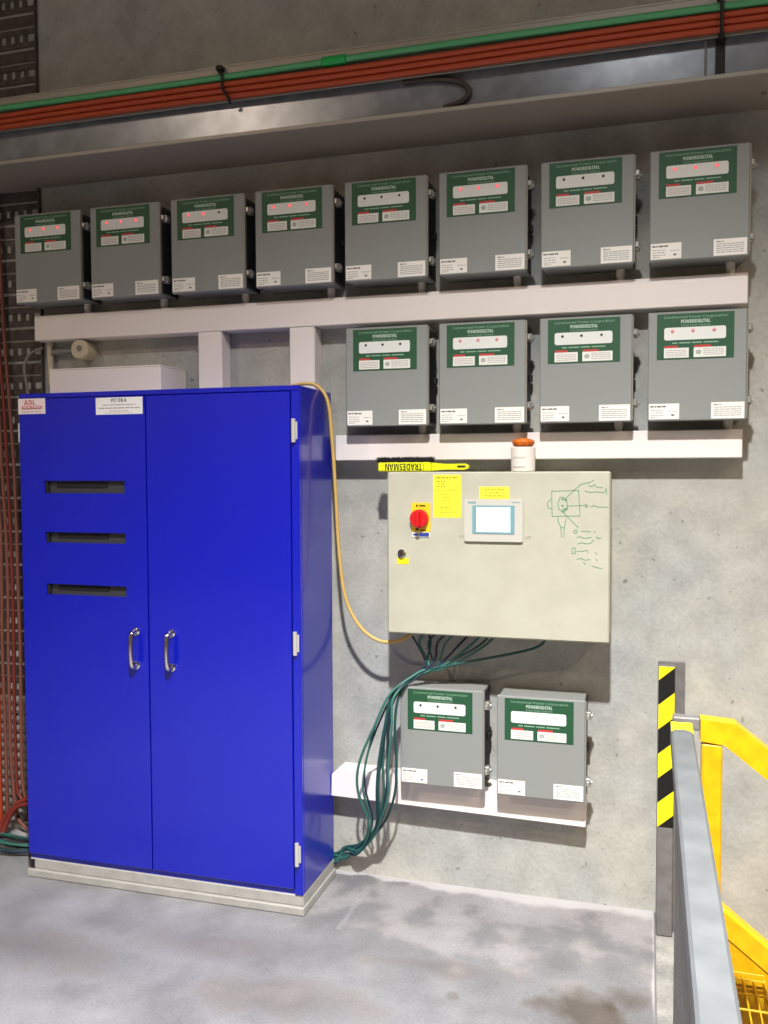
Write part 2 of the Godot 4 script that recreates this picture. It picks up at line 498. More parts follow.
# ---------------------------------------------------------------- power units
func make_unit() -> Node3D:
	# origin: middle of the foot, on the wall plane; 0.30 x 0.35 x 0.15
	var u := Node3D.new()
	var st := mb()
	box_from(st, Vector3(-0.146, 0.004, 0.006), Vector3(0.146, 0.347, 0.132), 0.003)
	part("enclosure", st.commit(), M.unit_body, u)
	st = mb()
	box_from(st, Vector3(-0.150, 0.0, 0.128), Vector3(0.150, 0.350, 0.150), 0.003)
	part("cover", st.commit(), M.unit_grey, u)
	st = mb()
	box_from(st, Vector3(0.1502, 0.004, 0.1345), Vector3(0.1535, 0.346, 0.1495), 0.0012)
	part("cover_lip", st.commit(), M.beam_edge, u)
	for s in [-1.0, 1.0]:
		st = mb()
		box_from(st, Vector3(0.1462 if s > 0 else -0.149, 0.012, 0.008), Vector3(0.149 if s > 0 else -0.1462, 0.338, 0.127), 0.001)
		part("side_panel", st.commit(), M.side_black, u)
	for y in [0.062, 0.292]:
		st = mb()
		box_from(st, Vector3(0.1492, y - 0.014, 0.096), Vector3(0.168, y + 0.014, 0.124), 0.003)
		box_from(st, Vector3(0.1535, y - 0.009, 0.121), Vector3(0.164, y + 0.009, 0.142), 0.002)
		lathe(st, Vector3(0.166, y, 0.110), Vector3.RIGHT, [Vector2(0.008, 0), Vector2(0.008, 0.006), Vector2(0.0, 0.008)], 10)
		part("latch", st.commit(), M.latch, u)
	st = mb()
	box_from(st, Vector3(0.1492, 0.15, 0.03), Vector3(0.159, 0.176, 0.055), 0.003)
	part("plug", st.commit(), M.rubber_plug, u)
	# label plate
	var lx := -0.1225
	var lw := 0.234
	var ly := 0.343
	var lh := 0.146
	st = mb()
	box_from(st, Vector3(lx, ly - lh, 0.1501), Vector3(lx + lw, ly, 0.1511), 0.0003)
	var plate := part("label_plate", st.commit(), M.green_label, u)
	var zf := 0.1511
	st = mb()
	prism(st, round_rect(lx + lw * 0.495, ly - lh * 0.44, lw * 0.80, lh * 0.275, 0.007), zf, zf + 0.001)
	part("indicator_strip", st.commit(), M.label_white, plate)
	for f in [0.205, 0.47, 0.745]:
		st = mb()
		lathe(st, Vector3(lx + lw * f, ly - lh * 0.385, zf + 0.001), Vector3.BACK, [Vector2(0.0042, 0), Vector2(0.0042, 0.001), Vector2(0.003, 0.0024), Vector2(0.0, 0.003)], 12)
		part("indicator_lamp", st.commit(), M.led_off, plate)
	part("warning_card", card(lw * 0.325, lh * 0.215), M.warn_a, plate, Vector3(lx + lw * 0.257, ly - lh * 0.857, zf))
	part("warning_card", card(lw * 0.415, lh * 0.215), M.warn_b, plate, Vector3(lx + lw * 0.69, ly - lh * 0.857, zf))
	for q in [[0.10, 0.175], [0.49, 0.215]]:
		st = mb()
		box_from(st, Vector3(lx + lw * q[0], ly - lh * 0.747, zf), Vector3(lx + lw * (q[0] + q[1]), ly - lh * 0.70, zf + 0.0006), 0.0002)
		part("warning_heading", st.commit(), M.red_print, plate)
	lettering("Continental Power Corporation", lw * 0.83, lh * 0.075, M.label_print_dim, plate, Vector3(lx + lw * 0.505, ly - lh * 0.085, zf))
	lettering("POWERDIGITAL", lw * 0.38, lh * 0.075, M.label_print, plate, Vector3(lx + lw * 0.505, ly - lh * 0.175, zf), true, true)
	lettering("Smart Power Systems", lw * 0.38, lh * 0.05, M.label_print_dim, plate, Vector3(lx + lw * 0.505, ly - lh * 0.265, zf))
	st = mb()
	var x := lx + lw * 0.20
	for w in [0.07, 0.15, 0.13, 0.19]:
		box_from(st, Vector3(x, ly - lh * 0.655, zf), Vector3(x + lw * w, ly - lh * 0.628, zf + 0.0004), 0.0001)
		x += lw * (w + 0.02)
	part("small_print", st.commit(), M.label_print_dim, plate)
	part("rating_sticker", card(0.094, 0.050), M.sticker_a, u, Vector3(-0.0985, 0.031, 0.1501))
	part("rating_sticker", card(0.099, 0.052), M.sticker_b, u, Vector3(0.095, 0.031, 0.1501))
	return u

func place_unit(proto: Node3D, at: Vector3, leds: Array, label: String, group: String, stub: float, turn := 0.0) -> void:
	var u: Node3D = proto.duplicate()
	u.name = numbered("power_unit")
	add_child(u)
	u.position = at
	u.rotation_degrees.z = turn
	tag(u, label, "power unit", group)
	if stub > 0.0:
		var st := mb()
		lathe(st, Vector3(0.105, -stub, 0.04), Vector3.UP, [Vector2(0.0, 0.0), Vector2(0.0125, 0.0), Vector2(0.0125, stub * 0.45), Vector2(0.0145, stub * 0.45), Vector2(0.0145, stub + 0.004)], 14)
		part("conduit_stub", st.commit(), M.white_stub, u)
	var plate := u.get_node("label_plate")
	var k := 0
	for c in plate.get_children():
		if str(c.name).begins_with("indicator_lamp"):
			c.material_override = M[leds[k]]
			if leds[k] == "led_on" or leds[k] == "led_glass":
				var st2 := mb()
				var cx := -0.1225 + 0.234 * float([0.205, 0.47, 0.745][k])
				lathe(st2, Vector3(cx, 0.343 - 0.146 * 0.385, 0.1521), Vector3.BACK, [Vector2(0.0066, 0), Vector2(0.0066, 0.0006), Vector2(0.0043, 0.0008)], 14)
				part("indicator_ring", st2.commit(), M.led_ring, plate)
			k += 1

# ---------------------------------------------------------------- scene
func _ready() -> void:
	# camera
	var cam := Camera3D.new()
	cam.name = "camera"
	add_child(cam)
	cam.position = Vector3(0.0, 1.543, 3.2)
	cam.rotation_degrees = Vector3(-2.652, 16.495, -0.215)
	cam.fov = 59.57
	cam.near = 0.05
	cam.current = true
	# environment: the hall is closed, no sky is seen
	var we := WorldEnvironment.new()
	we.name = "world_environment"
	var env := Environment.new()
	env.background_mode = Environment.BG_COLOR
	env.background_color = Color(0.02, 0.02, 0.02)
	env.tonemap_mode = Environment.TONE_MAPPER_LINEAR
	env.tonemap_exposure = 1.0
	env.sdfgi_enabled = true
	env.ssao_enabled = true
	env.ssil_enabled = true
	we.environment = env
	add_child(we)
	make_materials()
	# hanging lamps of the hall (the nearest makes the shadows, the others fill)
	high_bay(Vector3(-0.08, 4.25, 3.0), 62.0, 72.0, Color(1.0, 0.995, 0.98), 0.07, "bell shaped high bay lamp hanging nearest the blue cabinet", 10.0, 40.0)
	high_bay(Vector3(-4.4, 5.6, 6.6), 84.0, 36.0, Color(1.0, 0.90, 0.79), 0.2, "bell shaped high bay lamp hanging far over the left floor", 0.0, 6.0)
	high_bay(Vector3(4.2, 5.6, 4.6), 84.0, 30.0, Color(1.0, 0.90, 0.79), 0.2, "bell shaped high bay lamp hanging far over the sunken right floor", 0.0, 16.0)

	build_hall()
	build_beam()
	build_ducts()
	build_cabinet()
	build_units()
	build_panel()
	build_cables()
	build_tray()
	build_barrier()
	build_stair()

func high_bay(at: Vector3, angle: float, energy: float, c: Color, size: float, label: String, tilt := 0.0, glow := 16.0) -> void:
	var t := thing("high_bay_lamp", label, "lamp", at, "high bay lamps of the hall")
	var st := mb()
	lathe(st, Vector3(0, 0.02, 0), Vector3.UP, [Vector2(0.24, 0), Vector2(0.245, 0.0), Vector2(0.20, 0.16), Vector2(0.10, 0.26), Vector2(0.095, 0.26), Vector2(0.19, 0.155), Vector2(0.235, 0.005)], 28)
	part("reflector", st.commit(), M.lamp_body, t)
	st = mb()
	lathe(st, Vector3(0, 0.27, 0), Vector3.UP, [Vector2(0.0, 0), Vector2(0.11, 0.0), Vector2(0.11, 0.18), Vector2(0.0, 0.2)], 20)
	part("ballast_housing", st.commit(), M.lamp_body, t)
	st = mb()
	lathe(st, Vector3(0, 0.47, 0), Vector3.UP, [Vector2(0.012, 0), Vector2(0.012, 7.0 - at.y - 0.47)], 8)
	part("hanger", st.commit(), M.lamp_body, t)
	var e := paint("lamp_glow", Color(0.9, 0.9, 0.9), 0.5)
	e.emission_enabled = true
	e.emission = c
	e.emission_energy_multiplier = glow
	st = mb()
	lathe(st, Vector3(0, 0.03, 0), Vector3.UP, [Vector2(0.0, 0), Vector2(0.2, 0.004), Vector2(0.2, 0.012), Vector2(0.0, 0.014)], 24)
	part("lens", st.commit(), e, t)
	var l := SpotLight3D.new()
	l.name = "lamp_light"
	l.light_energy = energy
	l.light_color = c
	l.light_size = size
	l.spot_angle = angle
	l.spot_angle_attenuation = 1.0
	l.spot_range = 30.0
	l.spot_attenuation = 2.0
	l.shadow_enabled = true
	l.rotation_degrees = Vector3(-90, 0, -tilt)
	t.add_child(l)

func slab(lo: Vector3, hi: Vector3) -> ArrayMesh:
	var st := mb()
	box_from(st, lo, hi, 0.004)
	return st.commit()

func build_hall() -> void:
	struct("wall_back", slab(Vector3(-6.2, -2.8, -0.3), Vector3(5.2, 7.2, 0.0)), M.wall)
	struct("wall_left", slab(Vector3(-6.3, -0.3, 0.0), Vector3(-6.0, 7.2, 9.0)), M.hall)
	struct("wall_right", slab(Vector3(5.0, -2.8, 0.0), Vector3(5.3, 7.2, 9.0)), M.hall)
	struct("wall_front", slab(Vector3(-6.2, -2.8, 9.0), Vector3(5.2, 7.2, 9.3)), M.hall)
	struct("ceiling", slab(Vector3(-6.0, 7.0, 0.0), Vector3(5.0, 7.3, 9.0)), M.hall)
	# upper floor: slab with a finished top
	var st := mb()
	var x1 := 0.036
	st.set_uv(Vector2.ZERO)
	var c := [Vector3(-6, 0, 0), Vector3(x1 - 0.006, 0, 0), Vector3(x1 - 0.006, 0, 9), Vector3(-6, 0, 9)]
	for i in [0, 1, 2, 0, 2, 3]:
		st.set_normal(Vector3.UP)
		st.set_uv(Vector2((c[i].x + 5.0) / 5.04, c[i].z / 5.0))
		st.add_vertex(c[i])
	st.set_uv(Vector2(0.99, 0.3))
	quad(st, Vector3(x1 - 0.006, 0, 0), Vector3(x1 - 0.006, 0, 9), Vector3(x1, -0.006, 9), Vector3(x1, -0.006, 0), Vector3(1, 1, 0).normalized())
	quad(st, Vector3(x1, -0.006, 0), Vector3(x1, -0.006, 9), Vector3(x1, -0.06, 9), Vector3(x1, -0.06, 0), Vector3.RIGHT)
	struct("floor", st.commit(), M.floor_concrete)
	struct("trim_1", slab(Vector3(-6.0, -0.3, 0.0), Vector3(0.115, -0.061, 9.0)), M.slab_side)
	struct("floor_lower", slab(Vector3(0.0, -2.8, 0.0), Vector3(5.0, -2.6, 9.0)), M.slab_side)
	struct("wall_lower", slab(Vector3(-0.3, -2.6, 0.0), Vector3(0.0, -0.302, 9.0)), M.slab_side)

func build_beam() -> void:
	var t := thing("steel_beam", "long steel beam along the wall above the power units", "beam", Vector3(-2.0, 2.712, 0.0))
	var x0 := -3.99
	var x1 := 4.5
	var st := mb()
	box_from(st, Vector3(x0, 0.0, 0.002), Vector3(x1, 0.012, 0.288), 0.002)
	part("bottom_flange", st.commit(), M.beam_flange, t)
	st = mb()
	box_from(st, Vector3(x0, 0.0005, 0.2882), Vector3(x1, 0.0125, 0.292), 0.001)
	part("flange_edge", st.commit(), M.beam_edge, t)
	st = mb()
	box_from(st, Vector3(x0, 0.0122, 0.236), Vector3(x1, 0.25, 0.248), 0.001)
	part("web", st.commit(), M.beam_steel, t)
	st = mb()
	box_from(st, Vector3(x0, 0.2502, 0.002), Vector3(x1, 0.262, 0.262), 0.002)
	part("top_flange", st.commit(), M.beam_steel, t)
	st = mb()
	box_from(st, Vector3(x0, 0.253, 0.2622), Vector3(x1, 0.260, 0.266), 0.001)
	part("flange_edge", st.commit(), M.beam_edge, t)
	st = mb()
	box_from(st, Vector3(x0, 0.130, 0.266), Vector3(x1, 0.25, 0.272), 0.001)
	part("cable_rail", st.commit(), M.beam_edge, t)
	# stiffener plate and a bolt
	st = mb()
	box_from(st, Vector3(2.150, 0.0122, 0.2482), Vector3(2.156, 0.127, 0.2625), 0.001)
	part("stiffener", st.commit(), M.galv_dark, t)
	st = mb()
	lathe(st, Vector3(2.33, 0.0, 0.15), Vector3.DOWN, [Vector2(0.009, 0), Vector2(0.009, 0.006), Vector2(0.0, 0.007)], 6)
	part("bolt", st.commit(), M.chrome, t)
	# cables strapped in front of the rail
	var ys := [2.853, 2.874, 2.895]
	var names := ["lowest", "middle", "top"]
	for i in 3:
		var a := []
		for k in 18:
			a.append(Vector3(-6.0 + k * 0.5 + 0.005, ys[i] + 0.003 * sin(k * 1.7), 0.287 + 0.002 * cos(k * 1.1 + i)))
		st = mb()
		tube(st, path(a, 4), 0.0100, 8)
		var o := part("orange_cable", st.commit(), M.orange_cable)
		tag(o, "orange cable on the steel beam, %s of the three orange runs" % names[i], "cable", "orange cables along the beam")
	var g := []
	for k in 18:
		g.append(Vector3(-6.0 + k * 0.5 + 0.005, 2.924 + 0.003 * sin(k * 1.3), 0.286))
	st = mb()
	tube(st, path(g, 4), 0.0115, 10)
	tag(part("green_conduit", st.commit(), M.green_pipe), "green flexible conduit running above the orange cables", "conduit")
	# green tape sleeve, straps
	st = mb()
	lathe(st, Vector3(-1.075, 2.925, 0.286), Vector3.RIGHT, [Vector2(0.0125, 0.0), Vector2(0.0165, 0.003), Vector2(0.0165, 0.083), Vector2(0.0125, 0.087)], 12)
	tag(part("green_sleeve", st.commit(), M.green_tape), "bright green tape sleeve round the green conduit", "tape")
	for sx in [0.195, -1.44]:
		st = mb()
		var lean := 0.0 if sx > 0 else 0.02
		tube(st, path([Vector3(sx - lean, 2.956, 0.276), Vector3(sx - lean, 2.944, 0.298), Vector3(sx, 2.92, 0.304), Vector3(sx, 2.88, 0.305), Vector3(sx + lean, 2.845, 0.303), Vector3(sx + lean, 2.832, 0.285)], 4), 0.006 if sx > 0 else 0.005, 8)
		if sx > 0:
			box_from(st, Vector3(sx - 0.014, 2.728, 0.249), Vector3(sx + 0.014, 2.846, 0.2535), 0.001)
			box_from(st, Vector3(sx - 0.008, 2.832, 0.2536), Vector3(sx + 0.008, 2.846, 0.29), 0.001)
			box_from(st, Vector3(sx - 0.014, 2.948, 0.268), Vector3(sx + 0.012, 2.972, 0.300), 0.004)
		else:
			box_from(st, Vector3(sx - 0.03, 2.946, 0.270), Vector3(sx - 0.005, 2.964, 0.297), 0.004)
		tag(part("cable_strap", st.commit(), M.strap), "dark strap tying the cables to the beam near %s" % ("the right edge" if sx > 0 else "the left end"), "strap", "cable straps on the beam")
	st = mb()
	tube(st, path([Vector3(-0.80, 2.836, 0.259), Vector3(-0.70, 2.834, 0.259), Vector3(-0.61, 2.815, 0.259), Vector3(-0.575, 2.780, 0.259), Vector3(-0.60, 2.750, 0.259), Vector3(-0.66, 2.735, 0.262)], 6), 0.009, 8)
	tag(part("brown_cable", st.commit(), M.brown_cable), "short dark cable looping over the beam web", "cable")

func duct_mesh(lo: Vector3, hi: Vector3) -> ArrayMesh:
	var st := mb()
	box_from(st, lo, hi, 0.004)
	return st.commit()

func build_ducts() -> void:
	# long upper trunking with two drops to the cabinet, middle one, lower one
	var t := thing("cable_trunking", "long white trunking under the top row of units", "trunking", Vector3(-1.045, 2.076, 0.0), "white trunking runs")
	part("channel", duct_mesh(Vector3(-1.362, 0.0, 0.001), Vector3(1.345, 0.100, 0.068)), M.white_duct, t)
	part("cover", duct_mesh(Vector3(-1.362, 0.0, 0.0685), Vector3(1.345, 0.100, 0.080)), M.white_duct, t)
	for x in [-0.573, -0.195]:
		part("drop", duct_mesh(Vector3(x - 0.05, -0.24, 0.001), Vector3(x + 0.05, -0.0005, 0.079)), M.white_duct, t)
	t = thing("cable_trunking", "white trunking under the middle row of four units", "trunking", Vector3(-0.41, 1.580, 0.0), "white trunking runs")
	part("channel", duct_mesh(Vector3(-0.70, 0.0, 0.001), Vector3(0.70, 0.093, 0.068)), M.white_duct, t)
	part("cover", duct_mesh(Vector3(-0.70, 0.0, 0.0685), Vector3(0.70, 0.093, 0.080)), M.white_duct, t)
	t = thing("cable_trunking", "short white trunking below the two lowest units", "trunking", Vector3(-0.667, 0.314, 0.0), "white trunking runs")
	t.rotation_degrees.z = -1.1
	for q in [["channel", 0.001, 0.068], ["cover", 0.0685, 0.080]]:
		var st := mb()
		prism(st, PackedVector2Array([Vector2(-0.467, 0.0), Vector2(0.467, 0.0), Vector2(0.467, 0.085), Vector2(0.456, 0.098), Vector2(-0.440, 0.106), Vector2(-0.467, 0.082)]), q[1], q[2])
		part(q[0], st.commit(), M.white_duct, t)
	# round junction box on a short conduit, left of the drops
	t = thing("junction_box", "round cream junction box on a short conduit above the cabinet", "junction box", Vector3(-2.20, 2.034, 0.0))
	var st2 := mb()
	lathe(st2, Vector3(0, 0, 0.001), Vector3.BACK, [Vector2(0.036, 0), Vector2(0.036, 0.05), Vector2(0.040, 0.052), Vector2(0.040, 0.072), Vector2(0.034, 0.078), Vector2(0.0, 0.079)], 24)
	part("body", st2.commit(), M.cream, t)
	st2 = mb()
	tube(st2, PackedVector3Array([Vector3(-0.037, 0.0, 0.03), Vector3(-0.16, 0.0, 0.03)]), 0.011, 10)
	part("conduit", st2.commit(), M.grey_cable, t)
	st2 = mb()
	lathe(st2, Vector3(0.004, 0.004, 0.0802), Vector3.BACK, [Vector2(0.012, 0), Vector2(0.012, 0.003), Vector2(0.0, 0.003)], 10)
	part("screw_cap", st2.commit(), M.grey_cable, t)
	st2 = mb()
	tube(st2, path([Vector3(-2.372, 2.074, 0.025), Vector3(-2.374, 2.03, 0.025), Vector3(-2.372, 1.96, 0.025), Vector3(-2.37, 1.90, 0.025)], 4), 0.013, 10)
	tag(part("pale_conduit", st2.commit(), M.cream), "short pale upright conduit by the left end of the top trunking", "conduit")
	st2 = mb()
	tube(st2, path([Vector3(-2.40, 2.055, 0.035), Vector3(-2.46, 2.03, 0.04), Vector3(-2.49, 1.98, 0.04), Vector3(-2.48, 1.90, 0.04), Vector3(-2.47, 1.80, 0.04), Vector3(-2.47, 1.6, 0.04)], 6), 0.006, 8)
	tag(part("grey_cable", st2.commit(), M.grey_cable), "thin grey cable curving down over the perforated tray", "cable")
	# white box lying on the cabinet
	t = thing("white_housing", "low white box lying on top of the blue cabinet", "box", Vector3(-2.005, 1.8335, 0.002))
	st2 = mb()
	box_from(st2, Vector3(-0.247, 0.0, 0.0), Vector3(0.243, 0.104, 0.196), 0.003)
	part("body", st2.commit(), M.white_duct, t)
	st2 = mb()
	box_from(st2, Vector3(-0.247, 0.1042, 0.0), Vector3(0.243, 0.110, 0.196), 0.003)
	part("lid", st2.commit(), M.white_duct, t)

func build_cabinet() -> void:
	var X0 := -2.257
	var X1 := -1.136
	var cx := (X0 + X1) / 2
	var hw := (X1 - X0) / 2
	var t := thing("electrical_cabinet", "tall glossy blue two-door electrical cabinet on a grey plinth", "cabinet", Vector3(cx, 0.0, 0.0))
	var st := mb()
	box_from(st, Vector3(-hw, 0.070, 0.05), Vector3(hw, 1.833, 0.356), 0.004)
	part("body", st.commit(), M.blue_paint, t)
	st = mb()
	box_from(st, Vector3(-hw - 0.006, 0.001, 0.045), Vector3(hw + 0.006, 0.030, 0.377), 0.003)
	box_from(st, Vector3(-hw, 0.0302, 0.05), Vector3(hw, 0.069, 0.366), 0.003)
	part("plinth", st.commit(), M.plinth, t)
	st = mb()
	box_from(st, Vector3(-hw + 0.004, 0.032, 0.3662), Vector3(-hw + 0.022, 0.066, 0.3675), 0.0005)
	part("plinth_cap", st.commit(), M.dark_gap, t)
	# frame rim round the doors
	st = mb()
	box_from(st, Vector3(-hw, 1.815, 0.3562), Vector3(hw, 1.833, 0.3705), 0.002)
	box_from(st, Vector3(hw - 0.030, 0.070, 0.3562), Vector3(hw, 1.8148, 0.3705), 0.002)
	part("door_frame", st.commit(), M.blue_paint, t)
	var mid := -1.7225 - cx
	# left door with three real slots: built from strips round the openings
	var slots := [[-2.155 - cx, -1.814 - cx, 1.464, 1.510], [-2.151 - cx, -1.812 - cx, 1.281, 1.320], [-2.153 - cx, -1.813 - cx, 1.087, 1.127]]
	var dl := -hw + 0.002
	var dr := mid - 0.0025
	var z0 := 0.3575
	var z1 := 0.3745
	st = mb()
	var sx0: float = slots[1][0]
	var sx1: float = slots[1][1]
	box_from(st, Vector3(dl, 0.092, z0), Vector3(sx0, 1.8125, z1), 0.0015)
	box_from(st, Vector3(sx1, 0.092, z0), Vector3(dr, 1.8125, z1), 0.0015)
	var tops := [1.8125, 1.464, 1.281, 1.087]
	var bots := [1.510, 1.320, 1.127, 0.092]
	for i in 4:
		box_from(st, Vector3(sx0 - 0.002, bots[i], z0), Vector3(sx1 + 0.002, tops[i], z1), 0.0)
	var ld := part("door", st.commit(), M.blue_paint, t)
	for s in slots:
		st = mb()
		box_from(st, Vector3(sx0 - 0.004, s[2] - 0.004, z0 - 0.0013), Vector3(sx1 + 0.004, s[3] + 0.004, z0 - 0.0003), 0.0002)
		part("slot_back", st.commit(), M.slot_grey, ld)
		st = mb()
		box_from(st, Vector3(sx0 + 0.045, (s[2] + s[3]) / 2 - 0.002, z0 - 0.0002), Vector3(sx1 - 0.08, s[3] - 0.006, z0 + 0.004), 0.0005)
		part("slot_insert", st.commit(), M.dark_gap, ld)
		st = mb()
		box_from(st, Vector3(sx0 + 0.001, s[2] + 0.001, z0 - 0.0002), Vector3(sx0 + 0.012, s[3] - 0.001, z0 + 0.012), 0.0005)
		part("slot_end", st.commit(), M.dark_gap, ld)
	st = mb()
	box_from(st, Vector3(mid + 0.0025, 0.092, z0), Vector3(hw - 0.0325, 1.8125, z1), 0.002)
	var rd := part("door", st.commit(), M.blue_paint, t)
	# sloping sill below the doors
	st = mb()
	box_from(st, Vector3(-hw, 0.0702, 0.3562), Vector3(hw - 0.0302, 0.089, 0.362), 0.001)
	part("sill", st.commit(), M.blue_paint, t)
	for q in [[ld, -1.774], [rd, -1.630]]:
		var hx: float = q[1] - cx
		st = mb()
		tube(st, path([Vector3(hx, 0.965, z1), Vector3(hx, 0.968, z1 + 0.018), Vector3(hx, 0.955, z1 + 0.032), Vector3(hx, 0.903, z1 + 0.036), Vector3(hx, 0.852, z1 + 0.032), Vector3(hx, 0.839, z1 + 0.018), Vector3(hx, 0.842, z1)], 5), 0.009, 10)
		for y in [0.965, 0.842]:
			lathe(st, Vector3(hx, y, z1), Vector3.BACK, [Vector2(0.015, 0), Vector2(0.015, 0.003), Vector2(0.009, 0.006)], 14)
		part("handle", st.commit(), M.chrome, q[0])
	for y in [1.68, 0.953, 0.217]:
		st = mb()
		tube(st, PackedVector3Array([Vector3(hw - 0.019, y - 0.04, 0.377), Vector3(hw - 0.019, y + 0.04, 0.377)]), 0.0075, 10)
		box_from(st, Vector3(hw - 0.018, y - 0.03, 0.3706), Vector3(hw - 0.006, y + 0.03, 0.374), 0.001)
		part("hinge", st.commit(), M.hinge_steel, t)
	for y in [1.69]:
		st = mb()
		tube(st, PackedVector3Array([Vector3(-hw - 0.003, y - 0.035, 0.366), Vector3(-hw - 0.003, y + 0.035, 0.366)]), 0.006, 10)
		part("hinge", st.commit(), M.hinge_steel, t)
	var l1 := part("maker_label", card(0.118, 0.057), M.maker_label, ld, Vector3(-2.198 - cx, 1.786, z1))
	lettering("ADL", 0.05, 0.019, M.red_print, l1, Vector3(-0.008, 0.014, 0.0006), true)
	lettering("AUTOMATION", 0.09, 0.011, M.red_print, l1, Vector3(0.0, -0.004, 0.0006), true)
	var l2 := part("name_label", card(0.192, 0.061), M.panel_label, ld, Vector3(-1.828 - cx, 1.779, z1))
	lettering("PIT DB A", 0.062, 0.013, M.black_print, l2, Vector3(0.0, 0.020, 0.0006), true)

func build_units() -> void:
	var proto := make_unit()
	var on := ["led_on", "led_on", "led_on"]
	var off := ["led_off", "led_off", "led_off"]
	var glass := ["led_glass", "led_glass", "led_glass"]
	var top := [
		[-2.286, ["led_on", "led_on", "led_on"], "grey power unit with lit red lamps, leftmost of the top row"],
		[-1.938, on, "grey power unit with lit red lamps, second from left in the top row"],
		[-1.587, ["led_on", "led_on", "led_off"], "grey power unit with two lit lamps and one dark, third in the top row"],
		[-1.241, on, "grey power unit with lit red lamps, fourth from left in the top row"],
		[-0.895, off, "grey power unit with dark lamps above the leftmost unit of the middle row"],
		[-0.552, on, "grey power unit with lit red lamps, third from right in the top row"],
		[-0.204, off, "grey power unit with dark lamps, second from right in the top row"],
		[0.144, on, "grey power unit with lit red lamps, rightmost of the top row"],
	]
	for q in top:
		place_unit(proto, Vector3(q[0], 2.2135, 0.0), q[1], q[2], "power units on the wall", 0.037)
	var mid := [
		[-0.893, off, "grey power unit with dark lamps, leftmost of the middle row"],
		[-0.552, glass, "grey power unit with unlit reddish lamps, second in the middle row"],
		[-0.206, off, "grey power unit with dark lamps, third in the middle row"],
		[0.143, glass, "grey power unit with unlit reddish lamps, rightmost of the middle row"],
	]
	for q in mid:
		place_unit(proto, Vector3(q[0], 1.700, 0.0), q[1], q[2], "power units on the wall", 0.026)
	place_unit(proto, Vector3(-0.695, 0.4235, 0.0), off, "grey power unit with dark lamps beside the hanging green cables, left of the lowest pair", "power units on the wall", 0.0, 0.0)
	place_unit(proto, Vector3(-0.348, 0.4145, 0.0), ["label_white", "label_print", "label_white"], "grey power unit with blank white strip, right of the lowest pair", "power units on the wall", 0.0, 0.0)
	proto.free()

